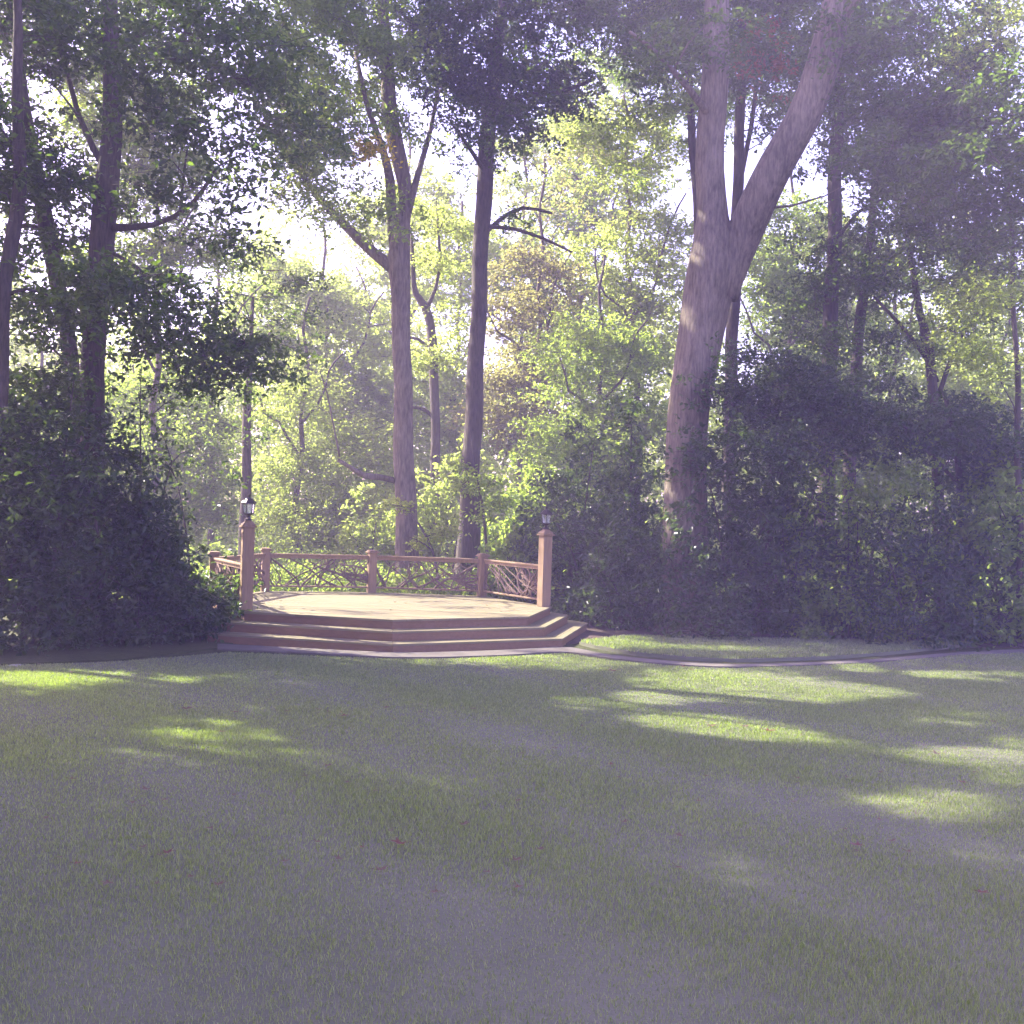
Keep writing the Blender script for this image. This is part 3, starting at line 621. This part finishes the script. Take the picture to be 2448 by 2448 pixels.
for (nm, lab, D, limbs, blobs, lf, mt, wb) in [
    ('slim_tree', 'slim dark trunk seen in the gap of the giant forked trunk', 27, [[(1372, 1080, 27, 26), (1380, 700, 27, 24), (1388, 480, 27, 22), (1393, 300, 27, 20), (1400, 150, 27, 17), (1402, -30, 27, 12)], [(1398, 330, 27, 10), (1418, 240, 27, 9), (1428, 130, 27, 7)]],
     [(1440, 170, 27, 80, 110, 2, .8), (1400, 0, 27, 110, 100, 2, 1.1)], .12, M_DARK, [((0.5, 31, 19), (4, 3, 3.5), 1.3)]),
    ('slim_tree', 'slim dark trunk showing just left of the giant forked trunk', 28, [[(1325, 1080, 28, 22), (1322, 600, 28, 20), (1315, 380, 28, 17), (1304, 230, 28, 15), (1296, 80, 28, 12), (1290, -60, 28, 9)]],
     [(1240, 240, 28, 110, 90, 2.5, 1.3), (1270, 40, 28, 100, 90, 2, 1.3)], .12, M_MID, []),
    ('slim_tree', 'tall dark straight trunk in front of the bright gap right of the giant tree', 25, [[(1558, 1110, 25, 36), (1560, 850, 25, 31), (1563, 700, 25, 29), (1572, 500, 25, 27), (1577, 300, 25, 25), (1582, 150, 25, 20), (1590, -60, 25, 14)], [(1572, 460, 25, 8), (1620, 400, 24.5, 7), (1680, 370, 24, 4)]],
     [(1600, 560, 25, 120, 100, 2, 1.0), (1560, 700, 25, 110, 60, 2, 1.2), (1640, 440, 24, 110, 70, 2, 1.3)], .11, M_DARK, [((7, 33, 18), (5, 4, 4), 1.3)]),
    ('slim_tree', 'thin slanting dark trunk beside the tall straight one on the right', 26, [[(1595, 1080, 26, 26), (1608, 800, 26, 23), (1620, 640, 26, 21), (1634, 520, 26, 18), (1646, 420, 26, 15), (1655, 280, 26, 10)]],
     [(1700, 470, 26, 90, 80, 2, 1.0), (1660, 300, 26, 110, 90, 2, 1.2)], .11, M_DARK, []),
    ('bowed_tree', 'crooked tree with V-shaped lower limbs on the far right side', 24, [[(1775, 1110, 24, 26), (1765, 800, 24, 20), (1752, 660, 24, 18), (1735, 590, 24, 14), (1722, 500, 24, 11), (1700, 400, 24, 7)], [(1756, 690, 24, 10), (1715, 632, 24, 8), (1650, 560, 23.5, 5)], [(1768, 720, 24, 8), (1740, 650, 23.8, 7)], [(1765, 760, 24, 10), (1810, 640, 24, 8), (1870, 560, 23.5, 5)]],
     [(1840, 600, 23.5, 110, 90, 2, 1.2), (1760, 470, 24, 100, 80, 2, 1.3), (1890, 500, 23, 70, 90, 2, 1.4)], .10, M_MID, []),
    ('sunny_tree', 'young tree with bright yellow-green leaves at the right edge', 21.5, [[(1925, 1150, 21.8, 12), (1920, 800, 21.8, 11), (1915, 600, 21.5, 9), (1905, 400, 21.3, 8), (1890, 150, 21, 6), (1885, 0, 21, 6)]],
     [(1880, 60, 20.8, 90, 90, 1, .8), (1870, 580, 21.3, 75, 60, 1, .8), (1890, 690, 21.3, 70, 60, 1, .8), (1800, 640, 21.5, 60, 40, .8, .6)], .10, M_LIME, []),
    ('tall_dark_tree', 'broad dark trunk rising through the left foliage, the thickest on the left', 19, [[(166, 1150, 19, 54), (170, 950, 19, 48), (176, 700, 19, 44), (183, 540, 19, 45), (198, 410, 19, 46), (210, 260, 19, 38), (211, 100, 19, 31), (205, -80, 19, 24), (203, -300, 19, 14)], [(200, 470, 19, 9), (240, 492, 18.6, 7), (268, 512, 18.4, 5)], [(212, 430, 19, 16), (290, 425, 18.5, 11), (360, 388, 18.2, 9), (408, 315, 18, 6)], [(338, 400, 18.3, 5), (345, 330, 18.2, 5), (352, 285, 18, 3)], [(205, 330, 19, 14), (150, 220, 19, 11), (110, 80, 19, 8)]],
     [(260, 120, 19, 240, 150, 3, 1.9), (440, 200, 18, 150, 190, 2.5, 1.8), (430, 420, 17.5, 150, 100, 2, 1.9), (330, 590, 17.5, 210, 80, 2, 1.8), (80, 330, 19, 130, 140, 2, 1.7), (300, 310, 18.4, 150, 100, 1.5, 1.5), (180, 560, 19, 110, 70, 1.5, 1.0), (420, 680, 18.5, 120, 60, 1.5, 1.6)], .12, M_DARK, [((-12, 27, 17), (5, 5, 4.5), 1.8), ((-11, 21, 13), (3.5, 3.5, 3), 1.3)]),
    ('leaning_dark_tree', 'dark trunk leaning left beside the broad one in the left foliage', 20, [[(155, 1130, 20, 34), (150, 850, 20, 31), (136, 690, 20, 29), (112, 560, 20, 29), (90, 430, 20, 30), (68, 330, 20, 27), (45, 190, 20, 23), (22, 0, 20, 18), (5, -200, 20, 10)], [(95, 440, 20, 12), (50, 425, 20, 9), (10, 440, 20, 6)]],
     [(60, 120, 20, 130, 150, 2.5, 1.7), (150, 640, 19.5, 150, 70, 2, 1.3), (90, 740, 19, 150, 60, 2, 1.5), (50, 480, 20, 90, 60, 1.5, 1.1)], .12, M_DARK, [((-15, 25, 15), (4, 4, 4), 1.5)]),
    ('edge_tree', 'dark trunk cut by the left edge of the picture with ragged leaves', 17, [[(-25, 1150, 17, 40), (-8, 850, 17, 32), (3, 660, 17, 28), (12, 520, 17, 26), (28, 400, 17, 26), (38, 290, 17, 23), (32, 100, 17, 18), (30, -100, 17, 12)], [(8, 560, 17, 8), (50, 545, 17, 6), (100, 560, 17, 3)]],
     [(-10, 260, 17, 90, 130, 2, 1.6), (10, 40, 17, 110, 90, 2, 2.0), (0, 800, 17, 110, 70, 1.5, 1.9), (40, 900, 17, 110, 80, 1.5, 1.8), (-60, 520, 17, 60, 100, 1.5, 1.2)], .12, M_DARK, []),
    ('slim_tree', 'dusky slim trunk rising from the shrubs behind the left lamp post', 26, [[(462, 1080, 26, 24), (464, 900, 26, 19), (468, 760, 26, 15), (472, 660, 26, 10), (478, 560, 26, 6)]],
     [(440, 640, 26, 110, 80, 2, 1.4), (500, 560, 26, 90, 90, 2, 1.1), (460, 780, 25, 50, 80, 1, 1.2)], .12, M_DARK, []),
]:
    tree(nm, lab, limbs, blobs, lf, mt, M_BARKD, wblobs=wb)

def tree_at(name, label, x, y, h, wb, lf=.16, mt=None):     # an unseen tree put in for its shade, given by its place in plan
    pts = []
    for k, (t, wd) in enumerate(((0, .5), (.3, .42), (.6, .34), (1, .12))):
        p = Vector((x + .25 * math.sin(k * 2 + x), y + .2 * math.cos(k + y), float(gz(x, y)) + h * t)); q = p - CP; d = q.dot(fwd)
        pts.append(((RES/2 + F * q.dot(CR) / d) / S, (RES/2 - F * q.dot(CU) / d) / S, d, wd * F / d / S))
    return tree(name, label, [pts], [], lf, mt or M_DARK, M_BARKD, group='unseen trees put in to shade the lawn from the left', wblobs=wb, per=24)
tree_at('unseen_shade_tree', 'unseen spreading tree added beyond the left edge of the picture to darken the near lawn', -8.5, 4.0, 9, [((-7.5, 3.4, 6.2), (3.2, 3.2, 1.8), 2.2), ((-8.8, 8.5, 8.0), (2.6, 3, 2.2), 2.2), ((-4.6, 1.2, 6.9), (4, 3.8, 1.1), 2.6), ((-5, -3.5, 5.8), (4.5, 3, 1.8), 2.6), ((-7.5, -4, 3.0), (3, 6, 2.6), 3.0), ((-9, 3, 3.2), (2, 6, 2.8), 2.5)])  # added out of view; its crown blocks sky light to darken the lower left
tree_at('unseen_shade_tree', 'unseen broad tree shading the lawn from its left side, behind the first spreading one', -13, 9.5, 15, [((-13, 10, 10), (4.5, 4, 3.5), 2.3), ((-12, 13, 14.5), (4, 4, 2.5), 1.3)])
tree_at('unseen_shade_tree', 'unseen tall tree shading the lawn from left of the thicket, its crown above the picture', -16, 16, 18, [((-15.5, 16, 12), (4, 4.5, 4), 1.4), ((-15, 17, 18), (5, 5, 3), 1.4)])
tree_at('unseen_shade_tree', 'unseen tallest tree shading the lawn from left behind the thicket, outside the picture', -20, 22, 21, [((-19, 22, 14), (5, 5, 5), 1.5), ((-18, 24, 20), (5, 5, 3), 1.4)])

tree('sapling', 'thin sapling whose bright leaves cross the forked trunk just above the railing', [[(830, 1110, 26.4, 6), (815, 1040, 26.3, 5), (790, 990, 26.2, 4), (760, 955, 26.1, 3)], [(815, 1040, 26.3, 4), (790, 1020, 26.2, 3), (765, 1012, 26.1, 2)]],
     [(748, 952, 26.1, 30, 9, .3, .9), (800, 1018, 26.2, 26, 14, .3, .8), (840, 985, 26.3, 28, 30, .4, .8)], .11, M_LIME, group='saplings behind the railing', cat='sapling', per=10, spread=.38)
tree('sapling', 'sapling with green leaves veiling the leaning trunk above the railing', [[(925, 1110, 27, 7), (915, 1000, 27, 5), (900, 900, 27, 4), (890, 820, 27, 3)]],
     [(890, 905, 27, 50, 50, .5, .7), (920, 960, 27, 45, 35, .5, .7)], .11, M_MID, group='saplings behind the railing', cat='sapling', per=10, spread=.38)

# sunlit trees further back: (x of trunk, D, top y, lean px, blobs, leaf, mat, label)
back = [
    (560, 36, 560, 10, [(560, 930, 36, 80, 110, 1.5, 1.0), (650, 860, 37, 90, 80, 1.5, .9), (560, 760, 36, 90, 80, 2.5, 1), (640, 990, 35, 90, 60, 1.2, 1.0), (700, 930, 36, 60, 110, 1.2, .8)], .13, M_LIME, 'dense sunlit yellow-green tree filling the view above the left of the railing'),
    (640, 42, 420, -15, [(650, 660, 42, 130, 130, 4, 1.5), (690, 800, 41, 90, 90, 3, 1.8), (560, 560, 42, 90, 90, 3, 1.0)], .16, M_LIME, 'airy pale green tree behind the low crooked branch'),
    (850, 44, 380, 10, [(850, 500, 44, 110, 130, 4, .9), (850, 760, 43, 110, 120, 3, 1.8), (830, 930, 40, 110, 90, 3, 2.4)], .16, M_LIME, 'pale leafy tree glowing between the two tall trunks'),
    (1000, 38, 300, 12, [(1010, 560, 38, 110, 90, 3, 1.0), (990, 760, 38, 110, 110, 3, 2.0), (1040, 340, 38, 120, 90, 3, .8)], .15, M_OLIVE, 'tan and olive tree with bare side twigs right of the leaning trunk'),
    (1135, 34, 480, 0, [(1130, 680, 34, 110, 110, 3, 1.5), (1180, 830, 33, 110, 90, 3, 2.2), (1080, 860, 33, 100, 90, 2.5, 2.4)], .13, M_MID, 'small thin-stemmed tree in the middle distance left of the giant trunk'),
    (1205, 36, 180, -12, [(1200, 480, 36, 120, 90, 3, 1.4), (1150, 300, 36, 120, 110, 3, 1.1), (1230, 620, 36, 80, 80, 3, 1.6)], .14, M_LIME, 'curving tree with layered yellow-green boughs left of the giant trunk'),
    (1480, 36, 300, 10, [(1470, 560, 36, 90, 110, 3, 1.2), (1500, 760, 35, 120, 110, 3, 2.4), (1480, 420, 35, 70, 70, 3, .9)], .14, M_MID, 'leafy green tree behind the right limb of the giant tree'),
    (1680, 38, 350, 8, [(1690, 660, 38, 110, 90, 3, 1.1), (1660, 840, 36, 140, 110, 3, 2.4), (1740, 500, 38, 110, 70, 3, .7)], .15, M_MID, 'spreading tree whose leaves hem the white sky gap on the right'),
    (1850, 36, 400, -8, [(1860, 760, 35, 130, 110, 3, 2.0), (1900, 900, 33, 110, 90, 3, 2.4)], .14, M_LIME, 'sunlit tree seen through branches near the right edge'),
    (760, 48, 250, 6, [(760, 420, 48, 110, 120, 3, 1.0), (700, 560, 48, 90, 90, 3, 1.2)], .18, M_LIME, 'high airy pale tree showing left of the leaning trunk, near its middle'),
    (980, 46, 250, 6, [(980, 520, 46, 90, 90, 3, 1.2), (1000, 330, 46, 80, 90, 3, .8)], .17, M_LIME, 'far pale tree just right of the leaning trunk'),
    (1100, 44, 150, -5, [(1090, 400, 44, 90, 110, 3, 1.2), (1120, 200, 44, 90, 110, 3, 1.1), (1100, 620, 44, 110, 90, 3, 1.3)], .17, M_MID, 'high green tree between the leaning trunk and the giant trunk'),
    (400, 40, 400, 5, [(420, 620, 40, 130, 110, 3, 1.2), (500, 700, 40, 100, 90, 3, 1.4)], .16, M_MID, 'hazy green tree seen past the dusky slim trunk'),
    (1560, 42, 300, 5, [(1560, 500, 42, 120, 120, 3, 1.1), (1520, 640, 42, 100, 90, 3, 1.2)], .16, M_LIME, 'pale tree behind the tall straight dark trunk'),
    (290, 31, 200, 6, [(290, 330, 31, 130, 90, 2, 1.4), (230, 200, 31, 110, 90, 2, 1.0), (220, 490, 30, 130, 70, 2, 1.5), (380, 470, 31, 90, 60, 2, 1.2)], .13, M_MID, 'green tree behind the broad dark trunk, seen in the sky gap on the left'),
    (60, 36, 600, 8, [(80, 800, 34, 150, 90, 3, 2.2), (60, 950, 32, 150, 120, 3, 2.2)], .14, M_MID, 'green tree seen through the ragged leaves at the left edge'),
    (330, 34, 500, -8, [(330, 760, 34, 150, 100, 3, 2.0), (300, 900, 32, 150, 130, 3, 2.4)], .14, M_MID, 'dark green tree closing the gap behind the left shrubs'),
]
for (x, D, ytop, lean, blobs, lf, mt, lab) in back:
    yb = 1215 / S + 2.4 * F / D / S
    blobs = [(b[0], b[1], b[2], b[3], b[4], b[5] * .6, min(b[6], 1.3) * (2.4 if b[1] < 620 else 1.7)) for b in blobs]
    limb = [(x, yb, D, 18 * 30 / D), (x + lean * .3, yb - (yb - ytop) * .35, D, 14 * 30 / D), (x + lean * 1.5, yb - (yb - ytop) * .65, D, 9 * 30 / D), (x + lean * 2, ytop, D, 5)]
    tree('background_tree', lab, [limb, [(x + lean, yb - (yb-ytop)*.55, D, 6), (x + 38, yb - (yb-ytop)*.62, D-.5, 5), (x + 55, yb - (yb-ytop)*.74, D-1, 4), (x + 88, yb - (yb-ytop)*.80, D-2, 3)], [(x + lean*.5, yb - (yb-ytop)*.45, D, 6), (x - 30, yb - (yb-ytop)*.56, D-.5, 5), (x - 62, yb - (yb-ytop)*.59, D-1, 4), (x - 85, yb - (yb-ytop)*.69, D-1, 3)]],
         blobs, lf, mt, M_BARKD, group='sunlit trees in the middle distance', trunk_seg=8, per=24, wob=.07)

# ================================================================ SHRUBS
for i, (x, D, half, hgt, dep, lab) in enumerate([
    (-40, 17.0, 1.5, 3.2, 1.3, 'dark leafy shrub cut by the left edge of the picture above the sunlit grass'),
    (70, 17.6, 1.3, 4.0, 1.3, 'tall dark shrub second from the left edge'),
    (190, 18.2, 1.4, 3.6, 1.3, 'broad dark shrub in the middle of the left thicket'),
    (290, 19.0, 1.3, 4.2, 1.2, 'tallest shrub of the left thicket, pale leaves near its top'),
    (362, 19.8, 1.1, 3.3, 1.0, 'dark shrub pressing against the left side of the deck'),
    (322, 18.5, .85, 1.3, .6, 'low rounded shrub at the lawn edge left of the steps')]):
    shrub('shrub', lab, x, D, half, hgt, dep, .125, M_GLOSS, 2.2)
for i, (x, D, half, hgt, dep, lab, lf, mt) in enumerate([
    (1130, 24.6, 1.3, 3.2, 1.2, 'shrub with sunlit flecks rising behind the right lamp post', .09, M_GLOSS),
    (1185, 23.0, 1.1, 2.5, .9, 'dark shrub right beside the right lamp post', .09, M_GLOSS),
    (1000, 28.5, 1.5, 3.6, 1.2, 'green shrub standing behind the right back corner of the railing', .11, M_MID),
    (835, 31.5, 1.9, 4.0, 1.0, 'bright bush between the two tall trunks behind the railing', .11, M_LIME),
    (700, 31, 1.6, 2.6, .9, 'rounded sunny bush just left of the forked trunk', .11, M_LIME),
    (975, 26.2, 1.0, 1.9, .6, 'low leafy bush touching the railing right of the leaning trunk', .10, M_MID),
    (1075, 26.0, 1.35, 4.0, 1.1, 'tall dark shrub rising behind the right back corner post', .10, M_GLOSS),
    (1190, 25.0, 1.3, 4.6, 1.1, 'tallest dark shrub, between the deck and the giant trunk', .10, M_DARK),
    (1290, 22.6, 1.3, 3.2, 1.1, 'shrub hiding the foot of the giant trunk', .09, M_GLOSS),
    (1400, 22.4, 1.4, 4.4, 1.2, 'tall shrub with drooping leaves against the right side of the giant trunk', .10, M_GLOSS),
    (1510, 22.5, 1.3, 4.3, 1.0, 'tall dark shrub below the tall straight trunk', .13, M_DARK),
    (1620, 22.0, 1.5, 4.0, 1.2, 'wide dark shrub in the middle of the right thicket', .08, M_MID),
    (1720, 21.4, 1.2, 2.6, 1.0, 'lower shrub with pale glinting leaves by the path end', .09, M_GLOSS),
    (1790, 22.6, 1.5, 3.6, 1.2, 'dark shrub below the crooked tree', .10, M_GLOSS),
    (1900, 22.3, 1.5, 3.9, 1.2, 'shrub at the right edge behind the shaded lawn', .11, M_MID),
    (1350, 21.3, .8, 1.1, .7, 'small low shrub on the mulch nearest the giant trunk', .09, M_GLOSS)]):
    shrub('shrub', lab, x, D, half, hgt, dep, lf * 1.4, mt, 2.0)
# arching dogwood boughs over the right shrubs are part of two understory trees
tree('understory_tree', 'layered dark understory tree spreading over the right thicket', [[(1450, 1110, 23.4, 16), (1455, 900, 23.4, 14), (1470, 750, 23.2, 11), (1490, 660, 23, 7)], [(1460, 850, 23.3, 8), (1400, 780, 22, 6), (1340, 730, 21, 4)], [(1460, 820, 23.3, 8), (1550, 760, 22, 6), (1640, 740, 21.5, 4)]],
     [(1420, 720, 22, 130, 70, 1.2, 1.9), (1560, 780, 22, 150, 80, 1.2, 2.0), (1430, 850, 21.6, 130, 70, 1, 1.8)], .11, M_GLOSS)
tree('understory_tree', 'dark understory tree filling the shade below the sunny leaves on the right', [[(1820, 1120, 23, 16), (1815, 950, 23, 14), (1800, 820, 23, 10), (1780, 740, 23, 7)], [(1812, 920, 23, 8), (1750, 850, 22.5, 6), (1700, 800, 22, 4)]],
     [(1760, 800, 22.8, 120, 70, 1.2, 2.0), (1880, 840, 22.8, 100, 80, 1.2, 2.0)], .11, M_GLOSS)

# ground ivy and low growth behind the deck and between trunks (nobody could count it)
n = 2600
x = rng.uniform(-9, 2.5, n); y_ = rng.uniform(24.9, 31, n); c = np.stack([x, y_, gz(x, y_) + .1 + .55 * rng.random(n) ** 1.5 + .25 * np.sin(x * 2.1) ** 2], 1)
P, L = spray(c, 20, .3, .3, .11); tag(leaf_mesh('ground_ivy', P, L, M_MID, None, upright=.5), 'bright ivy and low leaves growing behind the railing', 'ground ivy', kind='stuff')
n = 3600
x = rng.uniform(-16, 16, n); y_ = rng.uniform(23.5, 44, n); k = ~((x > -9) & (x < 2.5) & (y_ < 31)); x, y_ = x[k], y_[k]
c = np.stack([x, y_, gz(x, y_) + .1 + 1.0 * rng.random(len(x)) ** 1.4], 1)
P, L = spray(c, 20, .5, .3, .15); tag(leaf_mesh('undergrowth', P, L, M_MID, None, upright=.5), 'low leafy undergrowth between the trunks of the wood', 'undergrowth', kind='stuff')
n = 12000
a = rng.uniform(-.62, .62, n); rr = rng.uniform(48, 66, n); zz = rng.random(n) ** 1.3 * 12 * (1 + .25 * np.sin(a * 23) + .15 * np.sin(a * 51))
c = np.stack([np.sin(a) * rr, np.cos(a) * rr, zz], 1)
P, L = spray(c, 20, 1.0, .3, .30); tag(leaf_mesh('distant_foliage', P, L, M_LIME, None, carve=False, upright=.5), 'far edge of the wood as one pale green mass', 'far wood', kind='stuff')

# ================================================================ LAWN GRASS
def blades(n, dlo, dhi, hgt, wdt, power, side=False):
    u = rng.random(n); Dd = (dlo ** power + u * (dhi ** power - dlo ** power)) ** (1 / power)
    half = Dd * .53 + .3; x = rng.uniform(-1, 1, n) * half
    if side: x = (half + rng.random(n) * np.minimum(6, 14 - half).clip(.1)) * np.where(rng.random(n) < .5, -1, 1)
    patch = np.sin(x * 1.3 + 2) * np.sin(Dd * 1.1) + np.sin(x * 3.1 + Dd * 2.3) * .6
    keep = (Dd < far_edge(x) - .03) & (rng.random(n) < .8 + .2 * patch); x, Dd = x[keep], Dd[keep]
    return x, Dd, hgt * rng.uniform(.5, 1.25, len(x)) * (1 + .32 * patch[keep]), np.maximum(wdt, .00036 * Dd)
xs_, ys_, hs_, ws_ = [], [], [], []
for (n, lo, hi, h, wd, sd_) in [(800000, 3.1, 22, .024, .0014, False), (260000, .5, 22, .03, .004, True)]:
    a = blades(n, lo, hi, h, wd, 1.05 if not sd_ else 1.3, sd_)
    for q, b in zip((xs_, ys_, hs_, ws_), a): q.append(b)
# the island too
pi = [gpt(*p) for p in island]; poly = np.array([(p.x, p.y) for p in pi])
qx = rng.uniform(poly[:, 0].min(), poly[:, 0].max(), 40000); qy = rng.uniform(poly[:, 1].min(), poly[:, 1].max(), 40000)
ins = np.zeros(len(qx), bool); j = len(poly) - 1
for i in range(len(poly)):
    cnd = ((poly[i, 1] > qy) != (poly[j, 1] > qy)) & (qx < (poly[j, 0]-poly[i, 0])*(qy-poly[i, 1])/(poly[j, 1]-poly[i, 1]+1e-9)+poly[i, 0]); ins ^= cnd; j = i
qx, qy = qx[ins], qy[ins]
gx = np.concatenate(xs_ + [qx]); gy = np.concatenate(ys_ + [qy]); gh = np.concatenate(hs_ + [rng.uniform(.03, .06, len(qx))]); gw = np.concatenate(ws_ + [np.full(len(qx), .009)])
n = len(gx); zb = gz(gx, gy); zb[-len(qx):] += .045
an = rng.uniform(0, 2*np.pi, n); ln = rng.uniform(0, 2*np.pi, n); la_ = gh * rng.uniform(.1, 1.1, n)
dx, dy = np.cos(an) * gw, np.sin(an) * gw; ox, oy = np.cos(ln) * la_, np.sin(ln) * la_
V = np.stack([np.stack([gx - dx, gy - dy, zb - .004], 1), np.stack([gx + dx, gy + dy, zb - .004], 1),
              np.stack([gx + dx*.7 + ox*.35, gy + dy*.7 + oy*.35, zb + gh*.6], 1), np.stack([gx - dx*.7 + ox*.35, gy - dy*.7 + oy*.35, zb + gh*.6], 1),
              np.stack([gx + ox, gy + oy, zb + gh], 1)], 1).reshape(-1, 3)
i = np.arange(n)[:, None] * 5
Fc = np.concatenate([i + np.array([[0, 1, 2]]), i + np.array([[0, 2, 3]]), i + np.array([[3, 2, 4]])], 0)
tag(raw('grass', V, Fc, M_GRASS), 'short mown grass covering the lawn', 'grass', kind='stuff')

# ================================================================ SMALL THINGS
def fallen_leaf(px, py, size, m, label, group, z=None, lobes=5, curl=.25):
    if z is None:
        p = gpt(px, py); p.z += .030
    else:
        d = fwd + CR * ((px - RES/2)/F) - CU * ((py - RES/2)/F); p = CP + d * ((z - EYE) / d.z)
    bm = bmesh.new(); c = bm.verts.new((0, 0, 0)); vs = []; N = lobes * 4 - 2; a0 = random.uniform(0, 6)
    for k in range(N):
        a = 2*math.pi*k/N; r = size * (.5 if k % 2 else (.28 if k % 4 == 2 else 1.0)) * (.75 + .25 * math.cos(a))
        vs.append(bm.verts.new((r*math.cos(a+a0), r*math.sin(a+a0), curl*r*random.uniform(.4, 1.3))))
    for k in range(N): bm.faces.new((c, vs[k], vs[(k+1) % N]))
    st = bm.verts.new((-size*.9*math.cos(a0), -size*.9*math.sin(a0), size*.3)); s2 = bm.verts.new((-size*.9*math.cos(a0)+.004, -size*.9*math.sin(a0), size*.34)); bm.faces.new((c, st, s2))
    me = bpy.data.meshes.new('fallen_leaf'); bm.to_mesh(me); bm.free(); me.materials.append(m)
    o = link(bpy.data.objects.new('fallen_leaf', me)); o.location = p
    return tag(o, label, 'fallen leaf', group)
M_FR = leaf_mat('dead_leaf_red', (.10, .03, .022), (.14, .045, .03), (.16, .07, .04), (.2, .06, .03), .2)
M_FB = leaf_mat('dead_leaf_brown', (.06, .035, .02), (.10, .06, .035), (.15, .10, .06), (.2, .1, .04), .2)
for (px, py, sz, m, lab) in [
    (957, 2030, .075, M_FR, 'red maple leaf lying on the shaded lawn, lower centre'), (2052, 2033, .075, M_FR, 'pinkish brown leaf lying on the lawn, lower right'),
    (1836, 1754, .085, M_FR, 'russet curled leaf in the long sunlit strip of grass'), (1696, 1742, .10, M_FB, 'dark curled leaf at the left end of the long sunlit strip'), (1778, 1743, .08, M_FB, 'tan leaf in the sunlit strip between the dark and the russet leaf'),
    (822, 1718, .10, M_FR, 'dark red leaf standing on edge near a small spot of sun'), (1468, 1609, .11, M_FR, 'reddish leaf on the grass in front of the path'), (1632, 1598, .12, M_FR, 'brown leaf pair by the near edge of the path'),
    (445, 1702, .09, M_FB, 'dark leaf on the shaded grass left of the small sun spots'), (2240, 1810, .08, M_FB, 'dark leaf on the right sunlit grass strip'), (352, 1898, .06, M_FB, 'slender dark leaf upright in the shaded grass at left')]:
    fallen_leaf(px, py, sz, m, lab, 'fallen leaves on the lawn')
for k in range(140):
    fallen_leaf(random.uniform(80, 2400), 1590 + 560 * random.random() ** 1.5, random.uniform(.025, .055), random.choice((M_FB, M_FB, M_FB, M_FR)), 'small dry leaf scattered on the grass', 'small dry leaves scattered over the lawn')
for k in range(16):
    px = random.uniform(640, 1230); fallen_leaf(px, random.uniform(1425, 1462), random.uniform(.035, .06), M_FB, 'small curled leaf lying on the sunlit deck boards', 'dry leaves on the deck', z=DZ + .006)
p = gpt(37, 1592); mb = MB(); mb.lathe((p.x, p.y, p.z - .02), [(.10, 0), (.11, .02), (.08, .035), (.02, .04)], 9)  # pale disc put in where a patch of ground is lit by sun
tag(mb.build('sun_spot', M_SUN_SPOT, None), 'flat pale disc standing in for a sunlit patch at the left lawn edge', 'sun_spot')

# ================================================================ ADDED VEIL
if GLARE_VEIL:
    m, n_, out = mat('glare_veil_volume'); v = node(n_, 'ShaderNodeVolumePrincipled', Density=0.0041)
    v.inputs['Color'].default_value = (.78, .68, 1.0, 1); v.inputs['Anisotropy'].default_value = .15  # violet volume added to lift dark tones, in place of lens glare and filter
    n_.links.new(v.outputs[0], out.inputs['Volume'])
    mb = MB(); mb.box((0, 36, 14), (160, 120, 32)); hz = mb.build('glare_veil', m, None)
    tag(hz, 'pale violet volume added over the clearing to imitate veiling glare', 'glare_veil', kind='stuff')
print('LEAVES', LEAVES[0])
